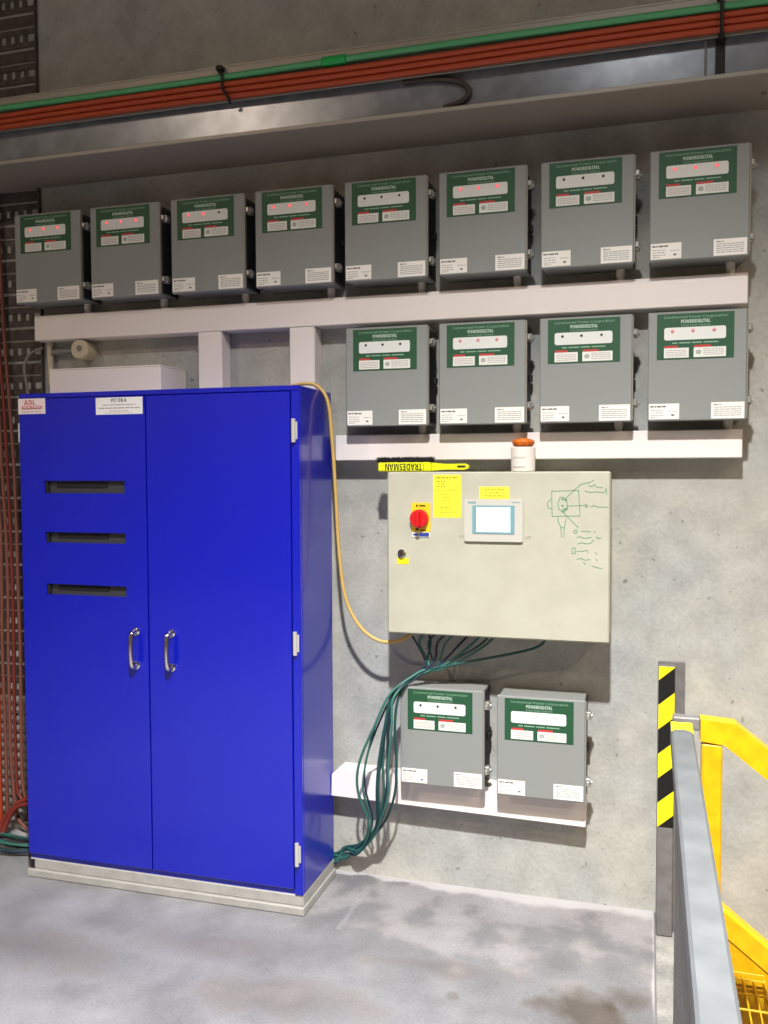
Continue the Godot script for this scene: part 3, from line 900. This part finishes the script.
func build_panel() -> void:
	# beige control panel 0.755 x 0.57 x 0.22
	var X0 := -0.871
	var X1 := -0.119
	var cx := (X0 + X1) / 2
	var hw := (X1 - X0) / 2
	var y0 := 0.976
	var h := 0.562
	var t := thing("control_panel", "beige control panel with a red switch and a small screen", "control panel", Vector3(cx, y0, 0.0))
	var st := mb()
	box_from(st, Vector3(-hw + 0.004, 0.004, 0.001), Vector3(hw - 0.004, h - 0.003, 0.196), 0.004)
	part("enclosure", st.commit(), M.beige, t)
	st = mb()
	box_from(st, Vector3(-hw, 0.0, 0.1965), Vector3(hw, h, 0.220), 0.005)
	var door := part("door", st.commit(), M.beige, t)
	var zf := 0.2201
	var W := func(x: float, y: float) -> Vector3: return Vector3(x - cx, y - y0, zf)
	# isolator
	st = mb()
	var c: Vector3 = W.call(-0.749, 1.382)
	prism(st, round_rect(c.x, c.y, 0.066, 0.100, 0.005), zf, zf + 0.004)
	var iso := part("isolator_plate", st.commit(), M.yellow_plate, door)
	st = mb()
	lathe(st, Vector3(c.x - 0.004, c.y - 0.004, zf + 0.0042), Vector3.BACK, [Vector2(0.032, 0), Vector2(0.032, 0.016), Vector2(0.029, 0.021), Vector2(0.0, 0.022)], 28)
	box_from(st, Vector3(c.x - 0.011, c.y - 0.032, zf + 0.024), Vector3(c.x + 0.003, c.y + 0.024, zf + 0.046), 0.004)
	part("rotary_switch", st.commit(), M.red_knob, iso)
	st = mb()
	for q in [[-0.017, 0.040, 0.006, 0.008], [-0.006, 0.040, 0.022, 0.005], [-0.020, -0.041, 0.012, 0.008], [-0.004, -0.044, 0.022, 0.004]]:
		box_from(st, Vector3(c.x + q[0], c.y + q[1] - q[3] / 2, zf + 0.0041), Vector3(c.x + q[0] + q[2], c.y + q[1] + q[3] / 2, zf + 0.0046), 0.0001)
	part("legend", st.commit(), M.black_print, iso)
	st = mb()
	prism(st, round_rect(c.x, c.y - 0.0595, 0.062, 0.0175, 0.001), zf, zf + 0.003)
	var bl := part("isolator_badge", st.commit(), M.label_white, door)
	st = mb()
	box_from(st, Vector3(c.x - 0.006, c.y - 0.066, zf + 0.003), Vector3(c.x + 0.028, c.y - 0.053, zf + 0.0036), 0.0002)
	box_from(st, Vector3(c.x - 0.028, c.y - 0.063, zf + 0.003), Vector3(c.x - 0.009, c.y - 0.056, zf + 0.0036), 0.0002)
	part("badge_print", st.commit(), M.blue_print, bl)
	# notes
	part("paper_note", card(0.097, 0.146), M.note_tall, door, W.call(-0.658, 1.455))
	part("paper_note", card(0.101, 0.041), M.note_wide, door, W.call(-0.497, 1.467))
	# operator screen
	c = W.call(-0.498, 1.3745)
	st = mb()
	prism(st, round_rect(c.x, c.y, 0.196, 0.142, 0.006), zf, zf + 0.010)
	var hmi := part("operator_screen", st.commit(), M.bezel, door)
	st = mb()
	prism(st, round_rect(c.x, c.y + 0.003, 0.142, 0.095, 0.002), zf + 0.0101, zf + 0.012)
	part("inner_bezel", st.commit(), M.teal_bezel, hmi)
	part("display", card(0.114, 0.083, 0.0005), M.screen, hmi, Vector3(c.x, c.y + 0.003, zf + 0.0121))
	st = mb()
	for q in [[-0.086, 0.060, 0.028, 0.006], [0.062, 0.061, 0.026, 0.003]]:
		box_from(st, Vector3(c.x + q[0], c.y + q[1] - q[3] / 2, zf + 0.0101), Vector3(c.x + q[0] + q[2], c.y + q[1] + q[3] / 2, zf + 0.0106), 0.0001)
	part("maker_print", st.commit(), M.teal_bezel, hmi)
	for s in [-1.0, 1.0]:
		st = mb()
		for k in 3:
			var x: float = c.x + s * (0.105 + 0.007 * k)
			stroke(st, [Vector2(x, c.y - 0.058), Vector2(x + 0.004, c.y - 0.052), Vector2(x + 0.002, c.y - 0.062)], 0.002)
		var pm := part("pencil_mark", st.commit(), M.pencil, door, Vector3(0, 0, zf))
		pm.set_meta("label", "faint pencil mark beside the screen")
	# key lock and tag
	c = W.call(-0.818, 1.256)
	st = mb()
	lathe(st, c, Vector3.BACK, [Vector2(0.015, 0), Vector2(0.015, 0.004), Vector2(0.011, 0.007), Vector2(0.011, 0.012), Vector2(0.0, 0.012)], 18)
	var lock := part("key_lock", st.commit(), M.chrome, door)
	st = mb()
	box_from(st, c + Vector3(-0.002, -0.007, 0.0121), c + Vector3(0.002, 0.007, 0.013), 0.0003)
	part("key_slot", st.commit(), M.black_print, lock)
	st = mb()
	box_from(st, c + Vector3(-0.018, -0.037, 0.0), c + Vector3(0.024, -0.0155, 0.001), 0.0003)
	part("yellow_tag", st.commit(), M.tape_yellow, door)
	# marker drawing and notes
	st = mb()
	var A := func(u: float, v: float) -> Vector2:
		# drawing laid out in millimetre-like units from its top left corner
		return Vector2(-0.362 - cx + u * 0.00037, 1.541 - y0 - v * 0.000366)
	var lines := [
		[[150, 185], [385, 178], [398, 405], [155, 412], [150, 185]],
		[[145, 255], [112, 290], [118, 335], [148, 345]],
		[[205, 415], [210, 470], [235, 510], [262, 515], [278, 430]],
		[[232, 515], [238, 600]], [[262, 515], [258, 600]],
		[[225, 240], [205, 290], [215, 350], [260, 372], [290, 340], [283, 280], [255, 240], [225, 240]],
		[[278, 245], [345, 178], [405, 122], [470, 110], [520, 85]],
		[[470, 135], [500, 145], [520, 125], [545, 150], [590, 152]],
		[[440, 185], [480, 195], [540, 190], [600, 198], [620, 160], [625, 215]],
		[[285, 318], [440, 312]], [[445, 300], [465, 318], [445, 328], [445, 300]], [[490, 325], [520, 312], [545, 325], [640, 325]],
		[[240, 365], [385, 510]],
		[[345, 540], [365, 530], [375, 555], [350, 560], [345, 540]], [[410, 545], [440, 540], [470, 548], [490, 540]], [[520, 540], [530, 555]],
		[[370, 600], [400, 590], [430, 605], [480, 600], [500, 592]], [[540, 590], [555, 605], [580, 600]],
		[[380, 655], [420, 645], [450, 655], [490, 650], [515, 620]],
		[[330, 700], [355, 690], [360, 740], [332, 745], [330, 700]], [[370, 722], [420, 722], [460, 712], [470, 735]], [[530, 725], [545, 745]],
		[[375, 795], [410, 785], [440, 800], [490, 795]], [[540, 790], [552, 805]], [[430, 820], [450, 840]], [[505, 850], [545, 865], [590, 872]],
	]
	for l in lines:
		var pts := []
		for q in l:
			pts.append(A.call(float(q[0]), float(q[1])))
		stroke(st, pts, 0.0026)
	for q in [[240, 260], [268, 262], [240, 318], [250, 350], [268, 345]]:
		var p: Vector2 = A.call(float(q[0]), float(q[1]))
		stroke(st, [p, p + Vector2(0.004, 0.001)], 0.006)
	var dr := part("marker_drawing", st.commit(), M.marker, door, Vector3(0, 0, zf))
	dr.set_meta("label", "green marker sketch of a plug with handwritten notes")
	# hand brush on top
	var yt := y0 + h
	t = thing("hand_brush", "yellow hand brush lying bristles up on the beige panel", "brush", Vector3(-0.815, yt, 0.165))
	st = mb()
	box_from(st, Vector3(-0.098, 0.001, -0.026), Vector3(0.092, 0.034, 0.026), 0.004)
	var stock := part("stock", st.commit(), M.brush_yellow, t)
	var txt := lettering("TRADESMAN", 0.132, 0.023, M.black_print, stock, Vector3(-0.005, 0.0175, 0.0262), true, true)
	txt.rotate_z(PI)
	txt.position = Vector3(-0.010, 0.0350, 0.0) - Vector3(txt.position.x, txt.position.y, -0.0262)
	st = mb()
	box_from(st, Vector3(0.066, 0.006, 0.0261), Vector3(0.0675, 0.030, 0.0265), 0.0001)
	part("bar_print", st.commit(), M.black_print, stock)
	st = mb()
	var hp := PackedVector2Array([Vector2(0.0, 0.004), Vector2(0.05, 0.008), Vector2(0.115, 0.007), Vector2(0.126, 0.011), Vector2(0.130, 0.017), Vector2(0.126, 0.024), Vector2(0.115, 0.028), Vector2(0.05, 0.027), Vector2(0.0, 0.032)])
	prism(st, hp, -0.012, 0.012)
	var hd := part("handle", st.commit(), M.brush_yellow, t, Vector3(0.0925, 0, 0))
	st = mb()
	prism(st, round_rect(0.105, 0.018, 0.030, 0.007, 0.003), 0.0121, 0.0126)
	part("hang_slot", st.commit(), M.black_print, hd)
	st = mb()
	var r2 := RandomNumberGenerator.new()
	r2.seed = 3
	for i in 1500:
		var bx := r2.randf_range(-0.098, 0.090)
		var bz := r2.randf_range(-0.024, 0.024)
		var tip := Vector3(bx + (bx + 0.004) * 0.10 + r2.randf_range(-0.005, 0.005), 0.034 + r2.randf_range(0.012, 0.021), bz * 1.25 + r2.randf_range(-0.003, 0.003))
		var b0 := Vector3(bx, 0.033, bz)
		tri(st, b0 + Vector3(-0.0022, 0, 0), b0 + Vector3(0.0022, 0, 0), tip, Vector3.BACK)
		tri(st, b0 + Vector3(0, 0, -0.0016), b0 + Vector3(0, 0, 0.0016), tip, Vector3.RIGHT)
	var br := part("bristles", st.commit(), M.bristle, t)
	br.set_meta("kind", "stuff")
	# white tub with orange frill
	t = thing("white_tub", "white tub with a ruffled orange top on the beige panel", "tub", Vector3(-0.414, yt, 0.12))
	st = mb()
	lathe(st, Vector3(0, 0.001, 0), Vector3.UP, [Vector2(0.0, 0), Vector2(0.040, 0.0), Vector2(0.041, 0.002), Vector2(0.0425, 0.080), Vector2(0.038, 0.083)], 28)
	var tub := part("tub", st.commit(), M.tub_white, t)
	st = mb()
	for k in 9:
		var g0 := -0.75 + 1.1 * k / 9.0
		var g1 := -0.75 + 1.1 * (k + 1) / 9.0
		for w in [[0.014, 0.018], [0.046, 0.049]]:
			quad(st, Vector3(0.0428 * sin(g0), w[0], 0.0428 * cos(g0)), Vector3(0.0428 * sin(g1), w[0], 0.0428 * cos(g1)), Vector3(0.0428 * sin(g1), w[1], 0.0428 * cos(g1)), Vector3(0.0428 * sin(g0), w[1], 0.0428 * cos(g0)), Vector3(sin(g0), 0, cos(g0)))
	part("faint_print", st.commit(), M.tub_print, tub)
	st = mb()
	lathe(st, Vector3(0, 0.084, 0), Vector3.UP, [Vector2(0.022, 0.0), Vector2(0.032, 0.004), Vector2(0.036, 0.012), Vector2(0.037, 0.017), Vector2(0.033, 0.023), Vector2(0.030, 0.020), Vector2(0.026, 0.027), Vector2(0.020, 0.024), Vector2(0.012, 0.030), Vector2(0.0, 0.028)], 36, 0.07)
	part("ruffled_top", st.commit(), M.tub_orange, t)

func build_cables() -> void:
	# yellow cable from the cabinet top to the panel
	var st := mb()
	tube(st, path([Vector3(-1.42, 1.842, 0.12), Vector3(-1.30, 1.846, 0.145), Vector3(-1.20, 1.858, 0.16), Vector3(-1.147, 1.846, 0.16), Vector3(-1.109, 1.79, 0.16), Vector3(-1.094, 1.654, 0.16), Vector3(-1.084, 1.474, 0.155), Vector3(-1.074, 1.257, 0.15), Vector3(-1.050, 1.084, 0.15), Vector3(-0.995, 0.981, 0.15), Vector3(-0.926, 0.934, 0.15), Vector3(-0.861, 0.932, 0.14), Vector3(-0.815, 0.955, 0.12), Vector3(-0.797, 0.979, 0.10)], 6), 0.0065, 10)
	tag(part("yellow_cable", st.commit(), M.yellow_cable), "yellow cable hanging from the cabinet top to the beige panel", "cable")
	# green cables from the panel to the floor behind the cabinet
	var tops := [-0.829, -0.773, -0.735, -0.700, -0.667, -0.548, -0.520, -0.500, -0.329, -0.64, -0.59]
	var cols := ["teal_c", "teal_a", "teal_b", "teal_a", "teal_c", "teal_b", "teal_a", "teal_b", "teal_a", "teal_b", "teal_c"]
	# sideways offsets of each cable where the bundle opens up
	var fan := [-0.055, -0.012, -0.075, 0.0, 0.012, 0.006, -0.008, 0.03, 0.045, -0.065, 0.018]
	var r := RandomNumberGenerator.new()
	r.seed = 12
	for i in tops.size():
		var j := func(a: float) -> float: return r.randf_range(-a, a)
		var f: float = fan[i]
		var zz := 0.178 + 0.013 * (i % 4)
		var p := [
			Vector3(tops[i], 0.979, 0.10 + j.call(0.03)), Vector3(tops[i] + (0.03 if i < 2 else -0.05), 0.93 if i < 5 else 0.925, 0.11),
			Vector3(lerpf(tops[i], -0.75, 0.72) if i > 1 else -0.76, 0.857 + j.call(0.012), 0.12), Vector3(-0.79 + j.call(0.012), 0.815 + j.call(0.010), 0.13 + j.call(0.012)),
			Vector3(-0.855 + j.call(0.006) + f * 0.15, 0.752 + j.call(0.012), zz - 0.01), Vector3(-0.880 + f * 0.55 + j.call(0.008), 0.64, zz + 0.01), Vector3(-0.902 + f + j.call(0.010), 0.50, zz),
			Vector3(-0.916 + f * 0.95 + j.call(0.010), 0.39, zz - 0.02), Vector3(-0.930 + f * 0.5 + j.call(0.006), 0.275, 0.12 + 0.012 * (i % 4)), Vector3(-0.972 + f * 0.2 + j.call(0.008), 0.19, 0.09 + j.call(0.012)),
			Vector3(-1.04, 0.118 + j.call(0.020), 0.06 + j.call(0.01)), Vector3(-1.10, 0.085 + j.call(0.022), 0.028), Vector3(-1.17, 0.05 + j.call(0.02), 0.022), Vector3(-1.5, 0.016 + 0.006 * (i % 3), 0.022), Vector3(-2.18, 0.016 + 0.006 * (i % 3), 0.024),
			Vector3(-2.32, 0.014 + 0.008 * (i % 3), 0.08 + 0.012 * i), Vector3(-2.48, 0.012 + 0.007 * (i % 4), 0.10 + 0.016 * i), Vector3(-2.72, 0.010 + 0.006 * (i % 3), 0.07 + 0.014 * i), Vector3(-3.1, 0.010, 0.10 + 0.02 * i)]
		st = mb()
		tube(st, path(p, 6), 0.0037 + 0.0006 * (i % 3), 7)
		tag(part("green_cable", st.commit(), M[cols[i]]), "navy cable leaving the beige panel nearest its left corner" if i == 0 else ("dark green cable leaving the beige panel farthest right" if i == 8 else "dark green cable of the loose bundle hanging under the beige panel"), "cable", "green cables under the beige panel")

func build_tray() -> void:
	# perforated cable tray climbing the wall left of the cabinet
	var t := thing("cable_tray", "dark perforated cable tray climbing the wall left of the cabinet", "cable tray", Vector3(-2.645, 0.0, 0.0))
	var hw := 0.222
	for s in [-1.0, 1.0]:
		var st := mb()
		cbox(st, Vector3(s * hw, 2.66, 0.0095), Vector3(0.006, 4.2, 0.017), 0.001)
		part("side_rail", st.commit(), M.tray, t)
	var stp := mb()
	cbox(stp, Vector3.ZERO, Vector3(2 * hw - 0.007, 0.024, 0.004), 0.001)
	var strip := stp.commit()
	stp = mb()
	cbox(stp, Vector3.ZERO, Vector3(0.022, 0.0295, 0.0035), 0.001)
	var bar := stp.commit()
	stp = mb()
	cbox(stp, Vector3.ZERO, Vector3(2 * hw - 0.007, 0.044, 0.004), 0.001)
	var wide := stp.commit()
	var y := 0.60
	while y < 4.7:
		part("strip", strip, M.tray, t, Vector3(0, y, 0.005))
		for k in 9:
			part("bar", bar, M.tray, t, Vector3(-0.168 + 0.042 * k, y + 0.027, 0.005))
		part("strip", strip, M.tray, t, Vector3(0, y + 0.054, 0.005))
		part("wide_strip", wide, M.tray, t, Vector3(0, y + 0.096, 0.005))
		y += 0.142
	# lower length of tray with square mesh
	mottled("mesh", Color(0.46, 0.42, 0.40), Color(0.56, 0.51, 0.48), 0.5, 0.3, 0.04, 2.0, 58)
	var t2 := thing("mesh_tray", "lower length of cable tray with square mesh left of the cabinet", "cable tray", Vector3(-2.645, 0.0, 0.0))
	stp = mb()
	cbox(stp, Vector3.ZERO, Vector3(2 * hw - 0.007, 0.013, 0.004), 0.001)
	var rung := stp.commit()
	stp = mb()
	cbox(stp, Vector3.ZERO, Vector3(0.012, 0.55, 0.003), 0.001)
	var up := stp.commit()
	for k in 14:
		part("rung", rung, M.mesh, t2, Vector3(0, 0.035 + 0.04 * k, 0.010))
	for k in 9:
		part("upright", up, M.mesh, t2, Vector3(-0.168 + 0.042 * k, 0.30, 0.0062))
	# cables in the tray
	var xs := [-2.672, -2.640, -2.612, -2.586, -2.556, -2.70]
	var ms := ["orange_cable", "rust_cable", "rust_cable", "red_cable", "rust_cable", "rust_cable"]
	var what := ["brightest orange cable in the wall tray", "rusty red cable in the wall tray, next right of the orange one", "rusty red cable in the middle of the wall tray bundle", "dark red cable in the wall tray, curving behind the cabinet at its foot", "rusty red cable rightmost in the wall tray bundle", "rusty red cable left of the orange one in the wall tray"]
	for i in xs.size():
		var a := []
		if i == 3 or i == 4:
			a.append(Vector3(-2.40, 0.10 + 0.02 * (i - 3), 0.030))
			a.append(Vector3(-2.50, 0.11 + 0.02 * (i - 3), 0.030))
			a.append(Vector3(xs[i] + 0.012, 0.16, 0.028))
		elif i == 2:
			a.append(Vector3(-2.52, 0.02, 0.040))
			a.append(Vector3(-2.58, 0.07, 0.034))
		else:
			a.append(Vector3(xs[i], 0.03, 0.026))
		for k in 17:
			a.append(Vector3(xs[i] + 0.003 * sin(k * 1.9 + i) - 0.062 * clampf((0.262 * k - 1.1) / 1.2, 0.0, 1.45), 0.26 + 0.262 * k, 0.026 + 0.001 * (i % 2)))
		var st := mb()
		tube(st, path(a, 4), 0.0075 if i != 0 else 0.010, 8)
		tag(part("riser_cable", st.commit(), M[ms[i]]), what[i], "cable", "cables in the wall tray")
	# two sheathed tails bent behind the cabinet
	for i in 2:
		var st := mb()
		tube(st, path([Vector3(-2.60 - 0.02 * i, 0.012, 0.11), Vector3(-2.585 - 0.02 * i, 0.07, 0.09), Vector3(-2.545, 0.13 + 0.012 * i, 0.08), Vector3(-2.47, 0.15 + 0.02 * i, 0.07), Vector3(-2.36, 0.14, 0.05)], 6), 0.011, 8)
		tag(part("red_cable", st.commit(), M.red_cable), "short red cable bending behind the cabinet foot, %s" % ["lower of two", "upper of two"][i], "cable", "red tails at the cabinet foot")

func build_barrier() -> void:
	# steel post with hazard tape at the slab edge
	var t := thing("hazard_post", "grey steel post with yellow and black hazard tape at the wall", "post", Vector3(0.065, -0.06, 0.0))
	var st := mb()
	box_from(st, Vector3(-0.029, 0.001, 0.001), Vector3(0.060, 0.945, 0.010), 0.001)
	part("back_plate", st.commit(), M.galv_dark, t)
	st = mb()
	box_from(st, Vector3(-0.027, 0.001, 0.0102), Vector3(0.026, 0.938, 0.050), 0.003)
	part("post", st.commit(), M.galv_dark, t)
	# tape: slanted stripes, y measured on the wall
	var lo := 0.322 + 0.06
	var hi := 0.876 + 0.06
	var x0 := -0.0265
	var x1 := 0.0255
	var step := 0.0845
	var rise := 0.045
	var base := lo - 0.0855
	for k in 8:
		var a := base + k * step
		var b := a + step
		var poly := PackedVector2Array([Vector2(x0, a), Vector2(x1, a + rise), Vector2(x1, b + rise), Vector2(x0, b)])
		var clip := Geometry2D.intersect_polygons(poly, PackedVector2Array([Vector2(x0, lo), Vector2(x1, lo), Vector2(x1, hi), Vector2(x0, hi)]))
		for c in clip:
			if c.size() < 3:
				continue
			st = mb()
			prism(st, c, 0.0502, 0.0508)
			part("yellow_stripe" if k % 2 == 1 else "black_stripe", st.commit(), M.tape_yellow if k % 2 == 1 else M.tape_black, t)
	# galvanised guard rail coming towards the viewer, the way to the stair left open at its end
	t = thing("guard_rail", "galvanised steel guard rail along the slab edge", "guard rail", Vector3(0.084, -0.06, 0.85))
	st = mb()
	box_from(st, Vector3(-0.026, 0.910, 0.0), Vector3(0.026, 0.965, 3.4), 0.005)
	part("top_rail", st.commit(), M.galv, t)
	st = mb()
	prism(st, PackedVector2Array([Vector2(-0.0255, 0.0), Vector2(0.0255, 0.0), Vector2(0.0255, 0.105), Vector2(0.021, 0.078), Vector2(0.010, 0.064), Vector2(-0.008, 0.062), Vector2(-0.018, 0.070), Vector2(-0.0255, 0.090)]), 0.9652, 0.9662)
	var tape := part("end_tape", st.commit(), M.tape_yellow, t)
	tape.transform = Transform3D(Basis(Vector3.RIGHT, Vector3(0, 0, 1), Vector3(0, 1, 0)), Vector3(0, 0, 0.001))
	st = mb()
	box_from(st, Vector3(-0.025, 0.912, -0.0012), Vector3(0.025, 0.963, -0.0002), 0.0003)
	part("end_cap", st.commit(), M.tape_yellow, t)
	st = mb()
	box_from(st, Vector3(-0.012, 0.04, 0.02), Vector3(-0.006, 0.909, 3.38), 0.001)
	part("infill_sheet", st.commit(), M.galv_dark, t)
	st = mb()
	box_from(st, Vector3(-0.030, 0.001, 0.01), Vector3(-0.0125, 0.050, 3.39), 0.002)
	part("bottom_angle", st.commit(), M.galv, t)
	for z in [0.06, 1.1, 2.2, 3.3]:
		st = mb()
		box_from(st, Vector3(-0.0055, 0.001, z - 0.025), Vector3(0.024, 0.909, z + 0.025), 0.003)
		part("stanchion", st.commit(), M.galv, t)

func build_stair() -> void:
	var t := thing("steel_stair", "yellow steel stair with handrail going down to the right", "stair", Vector3(0.118, 0.0, 0.0))
	var dir := Vector3(0.788, -0.616, 0.0)
	var bs := Basis(dir, Vector3(0.616, 0.788, 0), Vector3.BACK)
	var L := 3.2
	var zr := 0.815
	# handrail: flat start and falling length, with a bare steel end
	var st := mb()
	prism(st, PackedVector2Array([Vector2(0.013, 0.858), Vector2(0.013, 0.914), Vector2(0.096, 0.908), Vector2(0.096 + L * 0.788, 0.908 - L * 0.616), Vector2(0.070 + L * 0.788, 0.850 - L * 0.616), Vector2(0.070, 0.852)]), zr - 0.025, zr + 0.025)
	part("handrail", st.commit(), M.yellow_steel, t)
	st = mb()
	box_from(st, Vector3(-0.054, 0.882, zr - 0.018), Vector3(0.0125, 0.914, zr + 0.018), 0.003)
	part("handrail_end", st.commit(), M.galv_dark, t)
	st = mb()
	box_from(st, Vector3(0.016, -0.20, zr - 0.024), Vector3(0.066, 0.8515, zr + 0.024), 0.004)
	part("post", st.commit(), M.yellow_steel, t)
	st = mb()
	cbox(st, Vector3(0.079, 0.392, zr) + dir * (L / 2 - 0.06), Vector3(L, 0.058, 0.044), 0.005, bs)
	part("mid_rail", st.commit(), M.yellow_steel, t)
	for k in 2:
		st = mb()
		var p := Vector3(1.0 + 0.85 * k, 0, 0)
		var top: float = 0.852 - (p.x - 0.070) * 0.782
		box_from(st, Vector3(p.x - 0.025, top - 1.0, zr - 0.022), Vector3(p.x + 0.025, top - 0.02, zr + 0.022), 0.004)
		part("post", st.commit(), M.yellow_steel, t)
	# stringers on both sides of the treads
	for z in [0.066, 0.80]:
		st = mb()
		var y0: float = 0.045 if z < 0.5 else -0.06
		prism(st, PackedVector2Array([Vector2(0.0, y0 + 0.085), Vector2(0.0, y0 - 0.30), Vector2(L * 0.788, y0 - 0.30 - L * 0.616), Vector2(L * 0.788, y0 + 0.085 - L * 0.616)]), z - 0.006, z + 0.006)
		part("stringer", st.commit(), M.yellow_steel, t)
	# grating treads
	var bm := mb()
	cbox(bm, Vector3.ZERO, Vector3(0.005, 0.028, 0.698), 0.0008)
	var bearer := bm.commit()
	bm = mb()
	cbox(bm, Vector3.ZERO, Vector3(0.262, 0.006, 0.005), 0.0008)
	var cross := bm.commit()
	bm = mb()
	cbox(bm, Vector3.ZERO, Vector3(0.262, 0.04, 0.006), 0.0008)
	var rim := bm.commit()
	for k in 9:
		var o := Vector3(0.133 + 0.262 * k, -0.150 - 0.205 * k, 0.079)
		var fr := part("tread", rim, M.yellow_steel, t, o)
		part("tread_end", rim, M.yellow_steel, fr, Vector3(0, 0, 0.708))
		if k < 4:
			for b in 9:
				part("bearing_bar", bearer, M.yellow_steel, fr, Vector3(-0.128 + 0.032 * b, 0.0, 0.354))
			for b in 8:
				part("cross_bar", cross, M.yellow_steel, fr, Vector3(0, 0.012, 0.030 + 0.087 * b))
